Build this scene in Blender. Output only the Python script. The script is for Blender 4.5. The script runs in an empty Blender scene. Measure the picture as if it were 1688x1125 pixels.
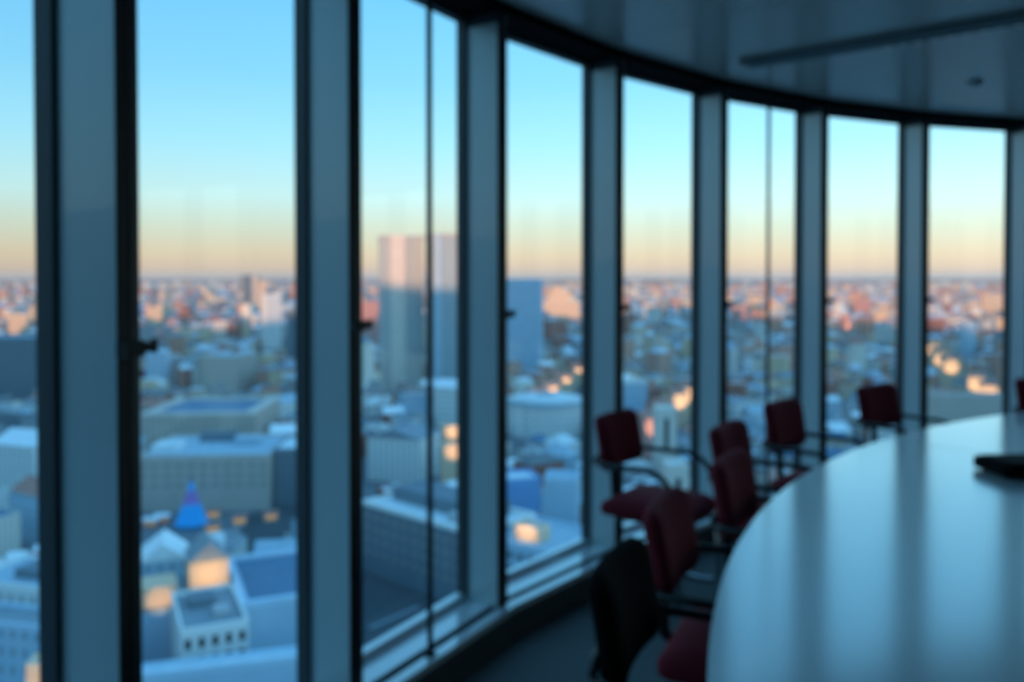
import bpy, bmesh, math, random
import numpy as np
from mathutils import Vector, Matrix

# ------------------------------------------------------------------ camera, sky, sun, exposure
SC = bpy.context.scene
COL = SC.collection
IMG_W, IMG_H, F_PX = 1688.0, 1125.0, 1413.0
EYE, PITCH, EYE_Y = 1.65, math.radians(1.0), 457.0
CY = EYE_Y + F_PX * math.tan(PITCH)
GROUND = -83.35                                   # street level: the room is high up in a tower

cam = bpy.data.objects.new('camera', bpy.data.cameras.new('camera'))
COL.objects.link(cam)
cam.location = (0, 0, EYE)
cam.rotation_euler = (math.pi / 2 - PITCH, 0, 0)
cam.data.sensor_width = 36.0
cam.data.lens = 36.0 * F_PX / IMG_W
cam.data.shift_y = (CY - IMG_H / 2) / IMG_W
cam.data.clip_start = 0.05
cam.data.clip_end = 60000
cam.data.dof.use_dof = True                       # the whole photograph is out of focus: focus lies just before the lens
cam.data.dof.focus_distance = 0.25
cam.data.dof.aperture_fstop = 11.5
SC.camera = cam

SC.view_settings.view_transform = 'Standard'
SC.view_settings.look = 'None'
SC.view_settings.exposure = 0.0
SC.view_settings.gamma = 1.0
SC.view_settings.use_curve_mapping = False


def lin(r, g, b):
    f = lambda c: (c / 255) / 12.92 if c / 255 <= .04045 else ((c / 255 + .055) / 1.055) ** 2.4
    return (f(r), f(g), f(b), 1.0)


def sky():
    w = bpy.data.worlds.new('dusk_sky')
    SC.world = w
    w.use_nodes = True
    nt = w.node_tree
    N, L = nt.nodes, nt.links
    N.clear()
    tc = N.new('ShaderNodeTexCoord')
    sep = N.new('ShaderNodeSeparateXYZ')
    L.new(tc.outputs['Generated'], sep.inputs[0])
    mr = N.new('ShaderNodeMapRange')
    mr.inputs['From Min'].default_value = 0.0
    mr.inputs['From Max'].default_value = 1.0
    L.new(sep.outputs['Z'], mr.inputs['Value'])
    ramp = N.new('ShaderNodeValToRGB')
    cr = ramp.color_ramp
    stops = [(0.0, (210, 182, 172)), (0.006, (224, 190, 166)), (0.026, (228, 207, 174)), (0.055, (216, 224, 202)),
             (0.092, (205, 242, 240)), (0.15, (172, 236, 255)), (0.22, (142, 219, 255)), (0.31, (120, 205, 255)),
             (0.55, (122, 199, 253)), (1.0, (110, 184, 244))]
    while len(cr.elements) < len(stops):
        cr.elements.new(0.5)
    for e, (p, c) in zip(cr.elements, stops):
        e.position = p
        e.color = lin(*c)
    L.new(mr.outputs[0], ramp.inputs[0])
    # the clear sky grows slightly brighter towards the right-hand side of the view
    az = N.new('ShaderNodeMapRange')
    az.inputs['From Min'].default_value = -1.0
    az.inputs['From Max'].default_value = 1.0
    az.inputs['To Min'].default_value = 0.84
    az.inputs['To Max'].default_value = 1.62
    L.new(sep.outputs['X'], az.inputs['Value'])
    bg = N.new('ShaderNodeBackground')
    L.new(ramp.outputs[0], bg.inputs['Color'])
    L.new(az.outputs[0], bg.inputs['Strength'])
    out = N.new('ShaderNodeOutputWorld')
    L.new(bg.outputs[0], out.inputs['Surface'])


sky()
SUN_EL = math.radians(4.0)
SUN_H = Vector((-0.42, -0.907)).normalized()      # horizontal direction towards the sun: behind the camera, to the left
sun_dir = Vector((SUN_H.x * math.cos(SUN_EL), SUN_H.y * math.cos(SUN_EL), math.sin(SUN_EL)))
sun = bpy.data.objects.new('sun', bpy.data.lights.new('sun', 'SUN'))
COL.objects.link(sun)
sun.data.energy = 5.0
sun.data.color = (1.0, 0.47, 0.22)
sun.data.angle = math.radians(0.5)
sun.rotation_euler = sun_dir.to_track_quat('Z', 'Y').to_euler()

# ------------------------------------------------------------------ helpers
RND = random.Random(11)


def ray(x, y):
    u, v = (x - IMG_W / 2) / F_PX, -(y - CY) / F_PX
    return Vector((u, math.cos(PITCH) + v * math.sin(PITCH), -math.sin(PITCH) + v * math.cos(PITCH)))


def at(x, y, z):
    """point of the world at height z that the photograph shows at pixel x, y"""
    d = ray(x, y)
    t = (z - EYE) / d.z
    return Vector((d.x * t, d.y * t, z))


def city(x, y, h):
    return at(x, y, GROUND + h)


def to_px(p):
    d = Vector(p) - Vector((0, 0, EYE))
    zc = d.y * math.cos(PITCH) - d.z * math.sin(PITCH)
    yc = d.y * math.sin(PITCH) + d.z * math.cos(PITCH)
    return IMG_W / 2 + F_PX * d.x / zc, CY - F_PX * yc / zc


def mat(name, col, rough=0.6, metal=0.0, spec=0.5, noise=None, coat=0.0, bump=None, emit=None):
    m = bpy.data.materials.new(name)
    m.use_nodes = True
    nt = m.node_tree
    b = nt.nodes['Principled BSDF']
    c = lin(*col) if max(col) > 1 else (*col, 1)
    b.inputs['Base Color'].default_value = c
    b.inputs['Roughness'].default_value = rough
    b.inputs['Metallic'].default_value = metal
    b.inputs['Specular IOR Level'].default_value = spec
    b.inputs['Coat Weight'].default_value = coat
    if noise or bump:
        tc = nt.nodes.new('ShaderNodeTexCoord')
        n = nt.nodes.new('ShaderNodeTexNoise')
        n.inputs['Scale'].default_value = (noise or bump)[0]
        n.inputs['Detail'].default_value = 3
        nt.links.new(tc.outputs['Object'], n.inputs['Vector'])
    if noise:
        mx = nt.nodes.new('ShaderNodeMix')
        mx.data_type = 'RGBA'
        k = noise[1]
        mx.inputs['A'].default_value = tuple(v * (1 - k) for v in c[:3]) + (1,)
        mx.inputs['B'].default_value = tuple(min(1, v * (1 + k)) for v in c[:3]) + (1,)
        nt.links.new(n.outputs['Fac'], mx.inputs['Factor'])
        nt.links.new(mx.outputs['Result'], b.inputs['Base Color'])
    if bump:
        bp = nt.nodes.new('ShaderNodeBump')
        bp.inputs['Strength'].default_value = bump[1]
        nt.links.new(n.outputs['Fac'], bp.inputs['Height'])
        nt.links.new(bp.outputs[0], b.inputs['Normal'])
    if emit:
        b.inputs['Emission Color'].default_value = lin(*emit[0])
        b.inputs['Emission Strength'].default_value = emit[1]
    return m


class MB:
    """collects faces; build() links them as ONE mesh object"""

    def __init__(self):
        self.v, self.f = [], []

    def add(self, vs, fs):
        o = len(self.v)
        self.v += [tuple(p) for p in vs]
        self.f += [tuple(i + o for i in f) for f in fs]
        return self

    def box(self, x0, x1, y0, y1, z0, z1):
        return self.add([(x0, y0, z0), (x1, y0, z0), (x1, y1, z0), (x0, y1, z0), (x0, y0, z1), (x1, y0, z1), (x1, y1, z1), (x0, y1, z1)],
                        [(0, 3, 2, 1), (4, 5, 6, 7), (0, 1, 5, 4), (1, 2, 6, 5), (2, 3, 7, 6), (3, 0, 4, 7)])

    def prism(self, pts, z0, z1):
        """pts: counter-clockwise outline in the ground plan"""
        n = len(pts)
        vs = [(p[0], p[1], z0) for p in pts] + [(p[0], p[1], z1) for p in pts]
        fs = [tuple(reversed(range(n))), tuple(range(n, 2 * n))] + [(i, (i + 1) % n, n + (i + 1) % n, n + i) for i in range(n)]
        return self.add(vs, fs)

    def tube(self, path, r, sides=10, cap=True):
        path = [Vector(p) for p in path]
        vs, fs = [], []
        prev = None
        for i, p in enumerate(path):
            a, b = path[max(i - 1, 0)], path[min(i + 1, len(path) - 1)]
            t = (b - a).normalized()
            if prev is None:
                u = t.orthogonal().normalized()
            else:
                u = (prev - t * prev.dot(t)).normalized()
            prev = u
            w = t.cross(u)
            for k in range(sides):
                an = 2 * math.pi * k / sides
                vs.append(p + (u * math.cos(an) + w * math.sin(an)) * r)
        for i in range(len(path) - 1):
            for k in range(sides):
                k2 = (k + 1) % sides
                fs.append((i * sides + k, i * sides + k2, (i + 1) * sides + k2, (i + 1) * sides + k))
        if cap:
            fs.append(tuple(reversed(range(sides))))
            fs.append(tuple(range((len(path) - 1) * sides, len(path) * sides)))
        return self.add(vs, fs)

    def lathe(self, prof, seg=24, cx=0, cy=0):
        vs, fs = [], []
        for r, z in prof:
            for k in range(seg):
                a = 2 * math.pi * k / seg
                vs.append((cx + r * math.cos(a), cy + r * math.sin(a), z))
        for i in range(len(prof) - 1):
            for k in range(seg):
                k2 = (k + 1) % seg
                fs.append((i * seg + k, i * seg + k2, (i + 1) * seg + k2, (i + 1) * seg + k))
        fs.append(tuple(reversed(range(seg))))
        fs.append(tuple(range((len(prof) - 1) * seg, len(prof) * seg)))
        return self.add(vs, fs)

    def mesh(self, name, m, smooth=False):
        me = bpy.data.meshes.new(name)
        me.from_pydata(self.v, [], self.f)
        if m:
            me.materials.append(m)
        if smooth:
            me.polygons.foreach_set('use_smooth', [True] * len(me.polygons))
        me.update()
        return me

    def build(self, name, m, parent=None, smooth=False):
        return link(name, self.mesh(name, m, smooth), parent)


def link(name, me, parent=None, loc=None, rz=None):
    o = bpy.data.objects.new(name, me)
    COL.objects.link(o)
    o.parent = parent
    if loc is not None:
        o.location = loc
    if rz is not None:
        o.rotation_euler.z = rz
    return o


def tag(o, label=None, cat=None, group=None, kind=None):
    for k, v in (('label', label), ('category', cat), ('group', group), ('kind', kind)):
        if v:
            o[k] = v
    return o


def thing(name, label, cat, loc=(0, 0, 0), rz=0.0, group=None):
    return tag(link(name, None, None, loc, rz), label, cat, group)


def structure(o, label, cat):
    return tag(o, label, cat, kind='structure')


def rounded(sx, sy, sz, r, seg=4, cuts=6, shape=None):
    """cushion: rounded box of the given size around the origin, subdivided and passed through shape()"""
    bm = bmesh.new()
    bmesh.ops.create_cube(bm, size=1)
    bmesh.ops.subdivide_edges(bm, edges=bm.edges[:], cuts=cuts, use_grid_fill=True)
    h = Vector((sx / 2, sy / 2, sz / 2))
    for v in bm.verts:
        q = Vector((v.co.x * sx, v.co.y * sy, v.co.z * sz))
        rr = [min(r, h[i] * .98) for i in range(3)]
        c = Vector([max(-h[i] + rr[i], min(h[i] - rr[i], q[i])) for i in range(3)])
        d = Vector([(q[i] - c[i]) / rr[i] for i in range(3)])
        if d.length > 1e-6:
            m = max(abs(k) for k in d)
            d = d.normalized() * m
            q = Vector([c[i] + d[i] * rr[i] for i in range(3)])
        v.co = q
        if shape:
            v.co = shape(v.co)
    return bm


def bm_mesh(bm, name, m, smooth=True):
    me = bpy.data.meshes.new(name)
    bm.to_mesh(me)
    bm.free()
    me.materials.append(m)
    if smooth:
        me.polygons.foreach_set('use_smooth', [True] * len(me.polygons))
    return me


# ------------------------------------------------------------------ materials of the room
M = {}
M['fin'] = mat('fin_aluminium', (186, 206, 210), rough=0.3, metal=0.0, spec=1.0, coat=.5, noise=(3, .04))
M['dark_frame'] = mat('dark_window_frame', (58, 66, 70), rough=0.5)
M['black_frame'] = mat('black_gasket', (22, 26, 28), rough=0.6)
M['upstand'] = mat('upstand_dark', (84, 92, 96), rough=.9, spec=.1)
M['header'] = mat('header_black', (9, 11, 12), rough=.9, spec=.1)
M['sill'] = mat('sill_pale_laminate', (226, 236, 240), rough=0.14, spec=1.0, coat=1.0, noise=(6, .04))
M['slot'] = mat('grille_dark', (22, 30, 36), rough=0.7)
M['floor'] = mat('carpet_dark', (108, 114, 114), rough=0.95, spec=.1, noise=(40, .18), bump=(300, .2))
M['ceiling'] = mat('ceiling_metal_panel', (196, 184, 174), rough=0.28, metal=0.15, noise=(1.2, .05))
M['ceiling_gap'] = mat('ceiling_gap', (110, 116, 116), rough=.8)
M['wall'] = mat('wall_grey', (92, 96, 98), rough=0.85, noise=(8, .05))
M['table'] = mat('table_pale_top', (232, 238, 242), rough=0.2, spec=.5, noise=(5, .02), coat=1.0)
M['table'].node_tree.nodes['Principled BSDF'].inputs['Coat Roughness'].default_value = .17
M['table'].node_tree.nodes['Principled BSDF'].inputs['Coat IOR'].default_value = 1.9
M['table'].node_tree.nodes['Principled BSDF'].inputs['IOR'].default_value = 1.9
M['table_edge'] = mat('table_edge', (56, 66, 76), rough=.5)
M['steel'] = mat('brushed_steel', (150, 158, 164), rough=.25, metal=.9)
M['black'] = mat('black_plastic', (10, 11, 13), rough=.42)
M['black_matte'] = mat('black_matte', (9, 10, 12), rough=.8, spec=.1)
M['red_cloth'] = mat('burgundy_cloth', (120, 30, 42), rough=.85, spec=.2, noise=(60, .2), bump=(220, .15))
M['red_cloth'].node_tree.nodes['Principled BSDF'].inputs['Sheen Weight'].default_value = .25
M['red_cloth'].node_tree.nodes['Principled BSDF'].inputs['Sheen Tint'].default_value = lin(190, 80, 100)
M['black_cloth'] = mat('black_leather', (9, 11, 13), rough=.85, spec=.08, bump=(90, .1))
M['track'] = mat('track_grey', (124, 130, 130), rough=.6)
M['detector'] = mat('detector_grey', (168, 170, 168), rough=.6)
M['lamp_dot'] = mat('lamp_dot', (250, 255, 255), rough=.4, emit=((120, 165, 170), .35))


def glass_material():
    m = bpy.data.materials.new('window_glass')
    m.use_nodes = True
    nt = m.node_tree
    nt.nodes.clear()
    tr = nt.nodes.new('ShaderNodeBsdfTransparent')
    tr.inputs['Color'].default_value = (.955, .985, .99, 1)
    gl = nt.nodes.new('ShaderNodeBsdfGlossy')
    gl.inputs['Roughness'].default_value = 0.02
    lw = nt.nodes.new('ShaderNodeLayerWeight')
    pw = nt.nodes.new('ShaderNodeMath')
    pw.operation = 'POWER'
    pw.inputs[1].default_value = 4.0
    nt.links.new(lw.outputs['Facing'], pw.inputs[0])
    fr = nt.nodes.new('ShaderNodeMapRange')
    fr.inputs['To Min'].default_value = 0.02
    fr.inputs['To Max'].default_value = 0.22
    nt.links.new(pw.outputs[0], fr.inputs['Value'])
    mx = nt.nodes.new('ShaderNodeMixShader')
    out = nt.nodes.new('ShaderNodeOutputMaterial')
    nt.links.new(fr.outputs[0], mx.inputs[0])
    nt.links.new(tr.outputs[0], mx.inputs[1])
    nt.links.new(gl.outputs[0], mx.inputs[2])
    nt.links.new(mx.outputs[0], out.inputs['Surface'])
    return m


M['glass'] = glass_material()

# ------------------------------------------------------------------ the round room
R, CX, CYR = 6.99, 5.604, 0.1043                  # radius and centre of the glass facade
A0, DA = 2.8497, -0.1507                          # angle of the first post, step from post to post
FIN_D, FIN_W = 0.2055, 0.069
SILL_Z, TOP_Z, CEIL_Z = 0.155, 2.838, 2.880
K0, K1 = -1, 17                                   # bays from post K0 to post K1


def polar(k, d, s=0.0):
    """plan point at post k: d inwards from the glass, s sideways towards the previous post"""
    a = A0 + k * DA
    return (CX + (R - d) * math.cos(a) - s * math.sin(a), CYR + (R - d) * math.sin(a) + s * math.cos(a))


def ring(name, d0, d1, z0, z1, m, parent=None, ka=K0, kb=K1):
    """faceted strip along the facade, from d0 to d1 inwards of the glass"""
    vs, fs = [], []
    n = kb - ka + 1
    for k in range(ka, kb + 1):
        for d, z in ((d0, z0), (d1, z0), (d1, z1), (d0, z1)):
            vs.append((*polar(k, d), z))
    for i in range(n - 1):
        for j in range(4):
            j2 = (j + 1) % 4
            fs.append((i * 4 + j, i * 4 + j2, i * 4 + 4 + j2, i * 4 + 4 + j))
    fs += [(3, 2, 1, 0), tuple((n - 1) * 4 + j for j in range(4))]
    return MB().add(vs, fs).build(name, m, parent)


def outline(d, ka, kb):
    return [polar(k, d)[:2] for k in range(ka, kb + 1)]


FULL = round(2 * math.pi / abs(DA))
fl = [polar(k, -0.05) for k in range(K0, K0 + 42)]
fl.reverse()
floor = structure(MB().prism(fl, -0.3, 0.0).build('floor', M['floor']), 'dark blue-grey carpet floor of the round room', 'floor')
cslab = structure(MB().prism(fl, CEIL_Z + 0.012, CEIL_Z + 0.35).build('ceiling', M['ceiling_gap']), 'dark metal panel ceiling curving along the windows', 'ceiling')

# ceiling panels: sectors with thin dark joints
JOINT0, JSTEP = math.radians(139.4), math.radians(17.27)


def sector(r0, r1, a0, a1, seg=8):
    pts = [(CX + r1 * math.cos(a0 + (a1 - a0) * i / seg), CYR + r1 * math.sin(a0 + (a1 - a0) * i / seg)) for i in range(seg + 1)]
    pts += [(CX + r0 * math.cos(a1 + (a0 - a1) * i / seg), CYR + r0 * math.sin(a1 + (a0 - a1) * i / seg)) for i in range(seg + 1)]
    return pts


SLOT_A = math.radians(130.0)
for i in range(-4, 7):
    a0, a1 = JOINT0 - (i + 1) * JSTEP, JOINT0 - i * JSTEP
    for r0, r1 in ((1.2, 3.6), (3.6, 6.775)):
        g = 0.003
        MB().prism(sector(r0 + g, r1 - g, a0 + g / r1, a1 - g / r1), CEIL_Z, CEIL_Z + 0.011).build('panel', M['ceiling'], cslab)

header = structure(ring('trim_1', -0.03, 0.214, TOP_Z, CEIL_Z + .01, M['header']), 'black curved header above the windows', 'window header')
sill = structure(link('trim_2', None), 'stepped pale window sill with dark grille slot', 'window sill')
ring('sill_board', -0.03, 0.150, SILL_Z - .03, SILL_Z, M['sill'], sill)
ring('grille', 0.150, 0.197, SILL_Z - .03, SILL_Z - .012, M['slot'], sill)
ring('sill_edge', 0.197, 0.247, SILL_Z - .03, SILL_Z, M['sill'], sill)
base = structure(ring('baseboard_window', -0.03, 0.240, 0.0, SILL_Z - .03, M['upstand']), 'dark upstand below the window sill', 'baseboard')

# posts (deep aluminium fins) with their dark inner cover and gasket
ORD = ['first', 'second', 'third', 'fourth', 'fifth', 'sixth', 'seventh', 'eighth']


def quad(k, d0, d1, s0, s1):
    return [polar(k, d0, s0), polar(k, d0, s1), polar(k, d1, s1), polar(k, d1, s0)]


for k in range(K0, K1 + 1):
    p = structure(link('trim_%d' % (k - K0 + 3), None), ('%s deep blue-grey window post from the left' % ORD[k]) if 0 <= k < 8 else 'deep blue-grey window post outside the view', 'window post')
    MB().prism(quad(k, 0.0, FIN_D - .008, 0.0, FIN_W), SILL_Z - .002, TOP_Z - .05).build('fin', M['fin'], p)
    MB().prism(quad(k, 0.0, FIN_D - .008, 0.0, FIN_W), TOP_Z - .05, TOP_Z + .003).build('fin_top_shade', M['dark_frame'], p)  # dark band: shade below the header painted onto the fin top
    MB().prism(quad(k, FIN_D - .008, FIN_D - .002, 0.028, FIN_W - .002), SILL_Z, TOP_Z).build('gasket', M['black_frame'], p)
    MB().prism(quad(k, FIN_D - .008, FIN_D, 0.0, 0.028), SILL_Z, TOP_Z).build('cover_strip', M['dark_frame'], p)
    # window latch on the inner edge of the post
    lt = MB()
    lt.prism(quad(k, FIN_D - .004, FIN_D + .026, 0.012, FIN_W + .006), 1.462, 1.500)
    lt.build('latch_plate', M['black_frame'], p)
    lv = MB()
    lv.prism(quad(k, FIN_D + .004, FIN_D + .020, -0.032, 0.014), 1.470, 1.494)
    lv.prism(quad(k, FIN_D + .004, FIN_D + .016, -0.044, -0.030), 1.466, 1.500)
    lv.build('latch_lever', M['black_frame'], p)

for k in range(K0, K1):
    w = structure(link('window_%d' % (k - K0 + 1), None), 'tall clear window pane right of the %s post' % ORD[k] if 0 <= k < 8 else 'tall clear window pane', 'window')
    a, b = polar(k, 0.0, 0.0), polar(k + 1, 0.0, FIN_W)
    a2, b2 = polar(k, 0.010, 0.0), polar(k + 1, 0.010, FIN_W)
    MB().prism([a, a2, b2, b], SILL_Z + .03, TOP_Z - .02).build('pane', M['glass'], w)

    def strip(d0, d1, z0, z1, name, mk='dark_frame'):
        q = [polar(k, d0), polar(k, d1), polar(k + 1, d1, FIN_W), polar(k + 1, d0, FIN_W)]
        MB().prism(q, z0, z1).build(name, M[mk], w)
    strip(-.02, .02, SILL_Z, SILL_Z + .032, 'bottom_rail', 'sill')
    strip(-.02, .03, TOP_Z - .02, TOP_Z, 'top_rail')
    MB().prism(quad(k + 1, -.02, .032, FIN_W, FIN_W + .016), SILL_Z + .03, TOP_Z - .02).build('side_rail', M['dark_frame'], w)
    MB().prism(quad(k, -.02, .032, -.016, 0.0), SILL_Z + .03, TOP_Z - .02).build('side_rail', M['dark_frame'], w)

# solid wall round the rest of the room
wl = [polar(k, 0.0) for k in range(K1, K0 + 42)] + [polar(K0, 0.0)]
wo = [polar(k, -0.2) for k in range(K1, K0 + 42)] + [polar(K0, -0.2)]
mb = MB()
for i in range(len(wl) - 1):
    mb.prism([wl[i], wl[i + 1], wo[i + 1], wo[i]], 0, CEIL_Z)
structure(mb.build('wall_back', M['wall']), 'plain grey wall closing the room behind', 'wall')

# thin rods between sill and ceiling
for px, lab in ((708, 'thin dark rod from sill to ceiling between second and third post'), (1266, 'thin dark rod from sill to ceiling between fifth and sixth post')):
    u = (px - 844) / F_PX
    rr = R - .225
    A = 1 + u * u
    B = -2 * (u * CX + CYR)
    Cc = CX * CX + CYR * CYR - rr * rr
    Y = (-B + math.sqrt(B * B - 4 * A * Cc)) / (2 * A)
    t = thing('metal_rod', lab, 'rod', (u * Y, Y, SILL_Z))
    MB().lathe([(.012, 0.012), (.012, CEIL_Z - SILL_Z - .012)], 12).build('pole', M['dark_frame'], t, True)
    MB().lathe([(.024, 0), (.024, .008), (.013, .014)], 16).build('foot', M['black_frame'], t)
    MB().lathe([(.013, CEIL_Z - SILL_Z - .014), (.024, CEIL_Z - SILL_Z - .008), (.024, CEIL_Z - SILL_Z)], 16).build('ceiling_cap', M['black_frame'], t)

# linear ceiling fixture with a row of small points along its edge
g0, g1 = at(1228, 103, CEIL_Z).to_2d(), at(1688, 25, CEIL_Z).to_2d()
dr = (g1 - g0).normalized()
nr = Vector((dr.y, -dr.x))
lf = thing('ceiling_light_track', 'long dark linear light track set in the ceiling, upper right', 'ceiling light', (g0.x, g0.y, CEIL_Z), math.atan2(dr.y, dr.x))
LT = 3.6
MB().box(0, LT, -.085, .085, -.022, 0).build('housing', M['track'], lf)
MB().box(.03, LT - .03, -.045, .045, -.026, -.020).build('diffuser', M['ceiling_gap'], lf)
MB().box(-.01, LT + .01, .085, .105, -.012, 0).build('flange', M['fin'], lf)
dotm = MB().lathe([(.014, -.020), (.014, -.012)], 10).mesh('dot', M['lamp_dot'])
for i in range(26):
    link('dot', dotm, lf, (.75 + .075 * i, .095, 0))
dp = at(1608, 135, CEIL_Z)
dt = thing('smoke_detector', 'small round detector on the ceiling, far upper right', 'smoke detector', (dp.x, dp.y, CEIL_Z))
MB().lathe([(.022, -.026), (.030, -.020), (.034, -.010)], 20).build('sensor', M['detector'], dt, True)
MB().lathe([(.05, -.010), (.05, 0)], 20).build('base_ring', M['detector'], dt)

# ------------------------------------------------------------------ ring-shaped conference table
TX, TY, TR, TI, TZ = 6.102, 0.584, 5.8165, 4.70, 0.74
table = thing('conference_table', 'large pale ring-shaped conference table with glossy top', 'table', (TX, TY, 0))
seam = math.radians(133.6)
for i in range(8):
    a0, a1 = seam + i * math.pi / 4, seam + (i + 1) * math.pi / 4
    seg = 40
    pts = [(r * math.cos(a0 + (a1 - a0) * j / seg), r * math.sin(a0 + (a1 - a0) * j / seg)) for r, js in ((TR, range(seg + 1)), (TI, range(seg, -1, -1))) for j in js]
    # small joint gap
    q = Vector((math.cos(a0), math.sin(a0)))
    gap = 0.005
    def shrink(pt, a0=a0, a1=a1):
        x, y = pt
        r = math.hypot(x, y)
        a = math.atan2(y, x)
        mid = (a0 + a1) / 2
        dd = (a - mid + math.pi) % (2 * math.pi) - math.pi
        return (r * math.cos(mid + dd * (1 - gap / r / (math.pi / 8))), r * math.sin(mid + dd * (1 - gap / r / (math.pi / 8))))
    pts = [shrink(p) for p in pts]
    top = MB().prism(pts, TZ - .004, TZ).build('table_top', M['table'], table)
    inn = [(x * .9993, y * .9993) for x, y in pts]
    MB().prism(inn, TZ - .032, TZ - .004).build('edge_band', M['table_edge'], top)
    for fr in (.2, .8):
        am = a0 + (a1 - a0) * fr
        c, s = math.cos(am), math.sin(am)
        lg = MB()
        lg.tube([(5.05 * c, 5.05 * s, .02), (5.05 * c, 5.05 * s, TZ - .03)], .035, 16)
        lg.build('leg', M['steel'], table, True)
        MB().lathe([(.22, 0.0), (.22, .012), (.05, .02)], 24, 5.05 * c, 5.05 * s).build('foot_plate', M['steel'], table)

# dark flat case on the table at the right edge
cp = at(1641, 785, TZ)
case = thing('black_case', 'flat black case lying on the pale table at the right edge', 'case', (cp.x + .19, cp.y + .05, TZ), math.radians(4))
link('body', bm_mesh(rounded(.40, .26, .058, .012), 'body', M['black_matte']), case, (0, 0, .034))
link('lid', bm_mesh(rounded(.37, .23, .010, .004), 'lid', M['black_matte']), case, (0, 0, .064))
ft = MB().lathe([(.012, 0), (.012, .006)], 10).mesh('foot', M['black'])
for sx in (-1, 1):
    for sy in (-1, 1):
        link('foot', ft, case, (sx * .16, sy * .09, 0))


# ------------------------------------------------------------------ chairs
def arc(c, r, a0, a1, n, y):
    return [(c[0] + r * math.cos(math.radians(a0 + (a1 - a0) * i / n)), y, c[1] + r * math.sin(math.radians(a0 + (a1 - a0) * i / n))) for i in range(n + 1)]


def chair_meshes(cloth, key):
    def seat_shape(q):
        x, y, z = q
        if z > 0:
            z += .016 * (1 - (x / .24) ** 2) * (1 - (y / .25) ** 2)
        if x > .1:
            z -= .5 * (x - .1) ** 2 * 2
        return Vector((x, y, z))

    def back_shape(q):
        x, y, z = q
        x += .55 * y * y                           # wraps round the sitter
        x -= .16 * z + .35 * z * z                  # leans back
        return Vector((x, y, z))
    m = {}
    m['seat'] = bm_mesh(rounded(.48, .49, .085, .042, cuts=9, shape=seat_shape), 'seat', cloth)
    m['backrest'] = bm_mesh(rounded(.070, .44, .285, .045, cuts=9, shape=back_shape), 'backrest', cloth)
    ax = .265
    m['armrest'] = {}
    m['leg'] = {}
    for s in (-1, 1):
        y = ax * s
        path = [(-.25, y * .86, .685), (-.20, y, .687), (-.05, y, .687)] + arc((.05, .535), .152, 90, 20, 8, y) + [(.215, y, .52)]
        m['armrest'][s] = MB().tube(path, .014, 10).mesh('armrest', M['black'], True)
        path = [(.215, y, .52), (.235, y, .10)] + arc((.175, .075), .062, 0, -90, 5, y)[0:] + [(-.26, y, .013)]
        m['leg'][s] = MB().tube(path, .013, 10).mesh('leg', M['steel'], True)
    m['crossbar'] = MB().tube([(-.25, -ax, .013), (-.25, ax, .013)], .0125, 10).mesh('crossbar', M['steel'], True)
    m['seat_rail'] = MB().tube([(.19, -ax, .42), (.19, ax, .42)], .0125, 10).tube([(-.12, -.2, .41), (.19, -.2, .415)], .011, 8).tube([(-.12, .2, .41), (.19, .2, .415)], .011, 8).mesh('seat_rail', M['black'], True)
    m['back_bar'] = MB().tube([(-.05, 0, .412), (-.20, 0, .42), (-.255, 0, .47), (-.262, 0, .62), (-.275, 0, .78)], .02, 10).tube([(-.252, -.228, .70), (-.275, -.12, .70), (-.282, 0, .70), (-.275, .12, .70), (-.252, .228, .70)], .012, 8).mesh('back_bar', M['black'], True)
    return m


RED = chair_meshes(M['red_cloth'], 'red')
BLK = chair_meshes(M['black_cloth'], 'black')


def chair(label, x, y, face, ms, grp):
    """x, y: plan point below the backrest; face: direction the sitter looks, degrees"""
    a = math.radians(face)
    loc = (x + .245 * math.cos(a), y + .245 * math.sin(a), 0)
    t = thing('conference_chair', label, 'chair', loc, a, grp)
    link('seat', ms['seat'], t, (.01, 0, .452))
    link('backrest', ms['backrest'], t, (-.245, 0, .775))
    for s in (-1, 1):
        link('armrest', ms['armrest'][s], t)
        link('leg', ms['leg'][s], t)
    link('crossbar', ms['crossbar'], t)
    link('seat_rail', ms['seat_rail'], t)
    link('back_bar', ms['back_bar'], t)
    return t


G = 'conference chairs around the ring table'
chair('black chair nearest the camera, tucked at the table edge', .285, 2.24, -22, BLK, G)
chair('dark red chair right behind the black chair, seat under the table', .515, 2.82, -24, RED, G)
chair('dark red chair, third in the row along the table edge', .90, 3.50, -30, RED, G)
chair('dark red chair, fourth along the table, mostly hidden behind another back', 1.08, 4.26, -34, RED, G)
chair('dark red chair pulled out close to the fourth window post', .565, 4.63, -34, RED, G)
chair('dark red chair standing before the sixth window post', 1.60, 5.06, -42, RED, G)
chair('dark chair left of the seventh post, backrest above the far table edge', 2.48, 5.82, -54, RED, G)
chair('dark chair at the far right edge of the picture', 3.83, 6.24, -68, RED, G)

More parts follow.
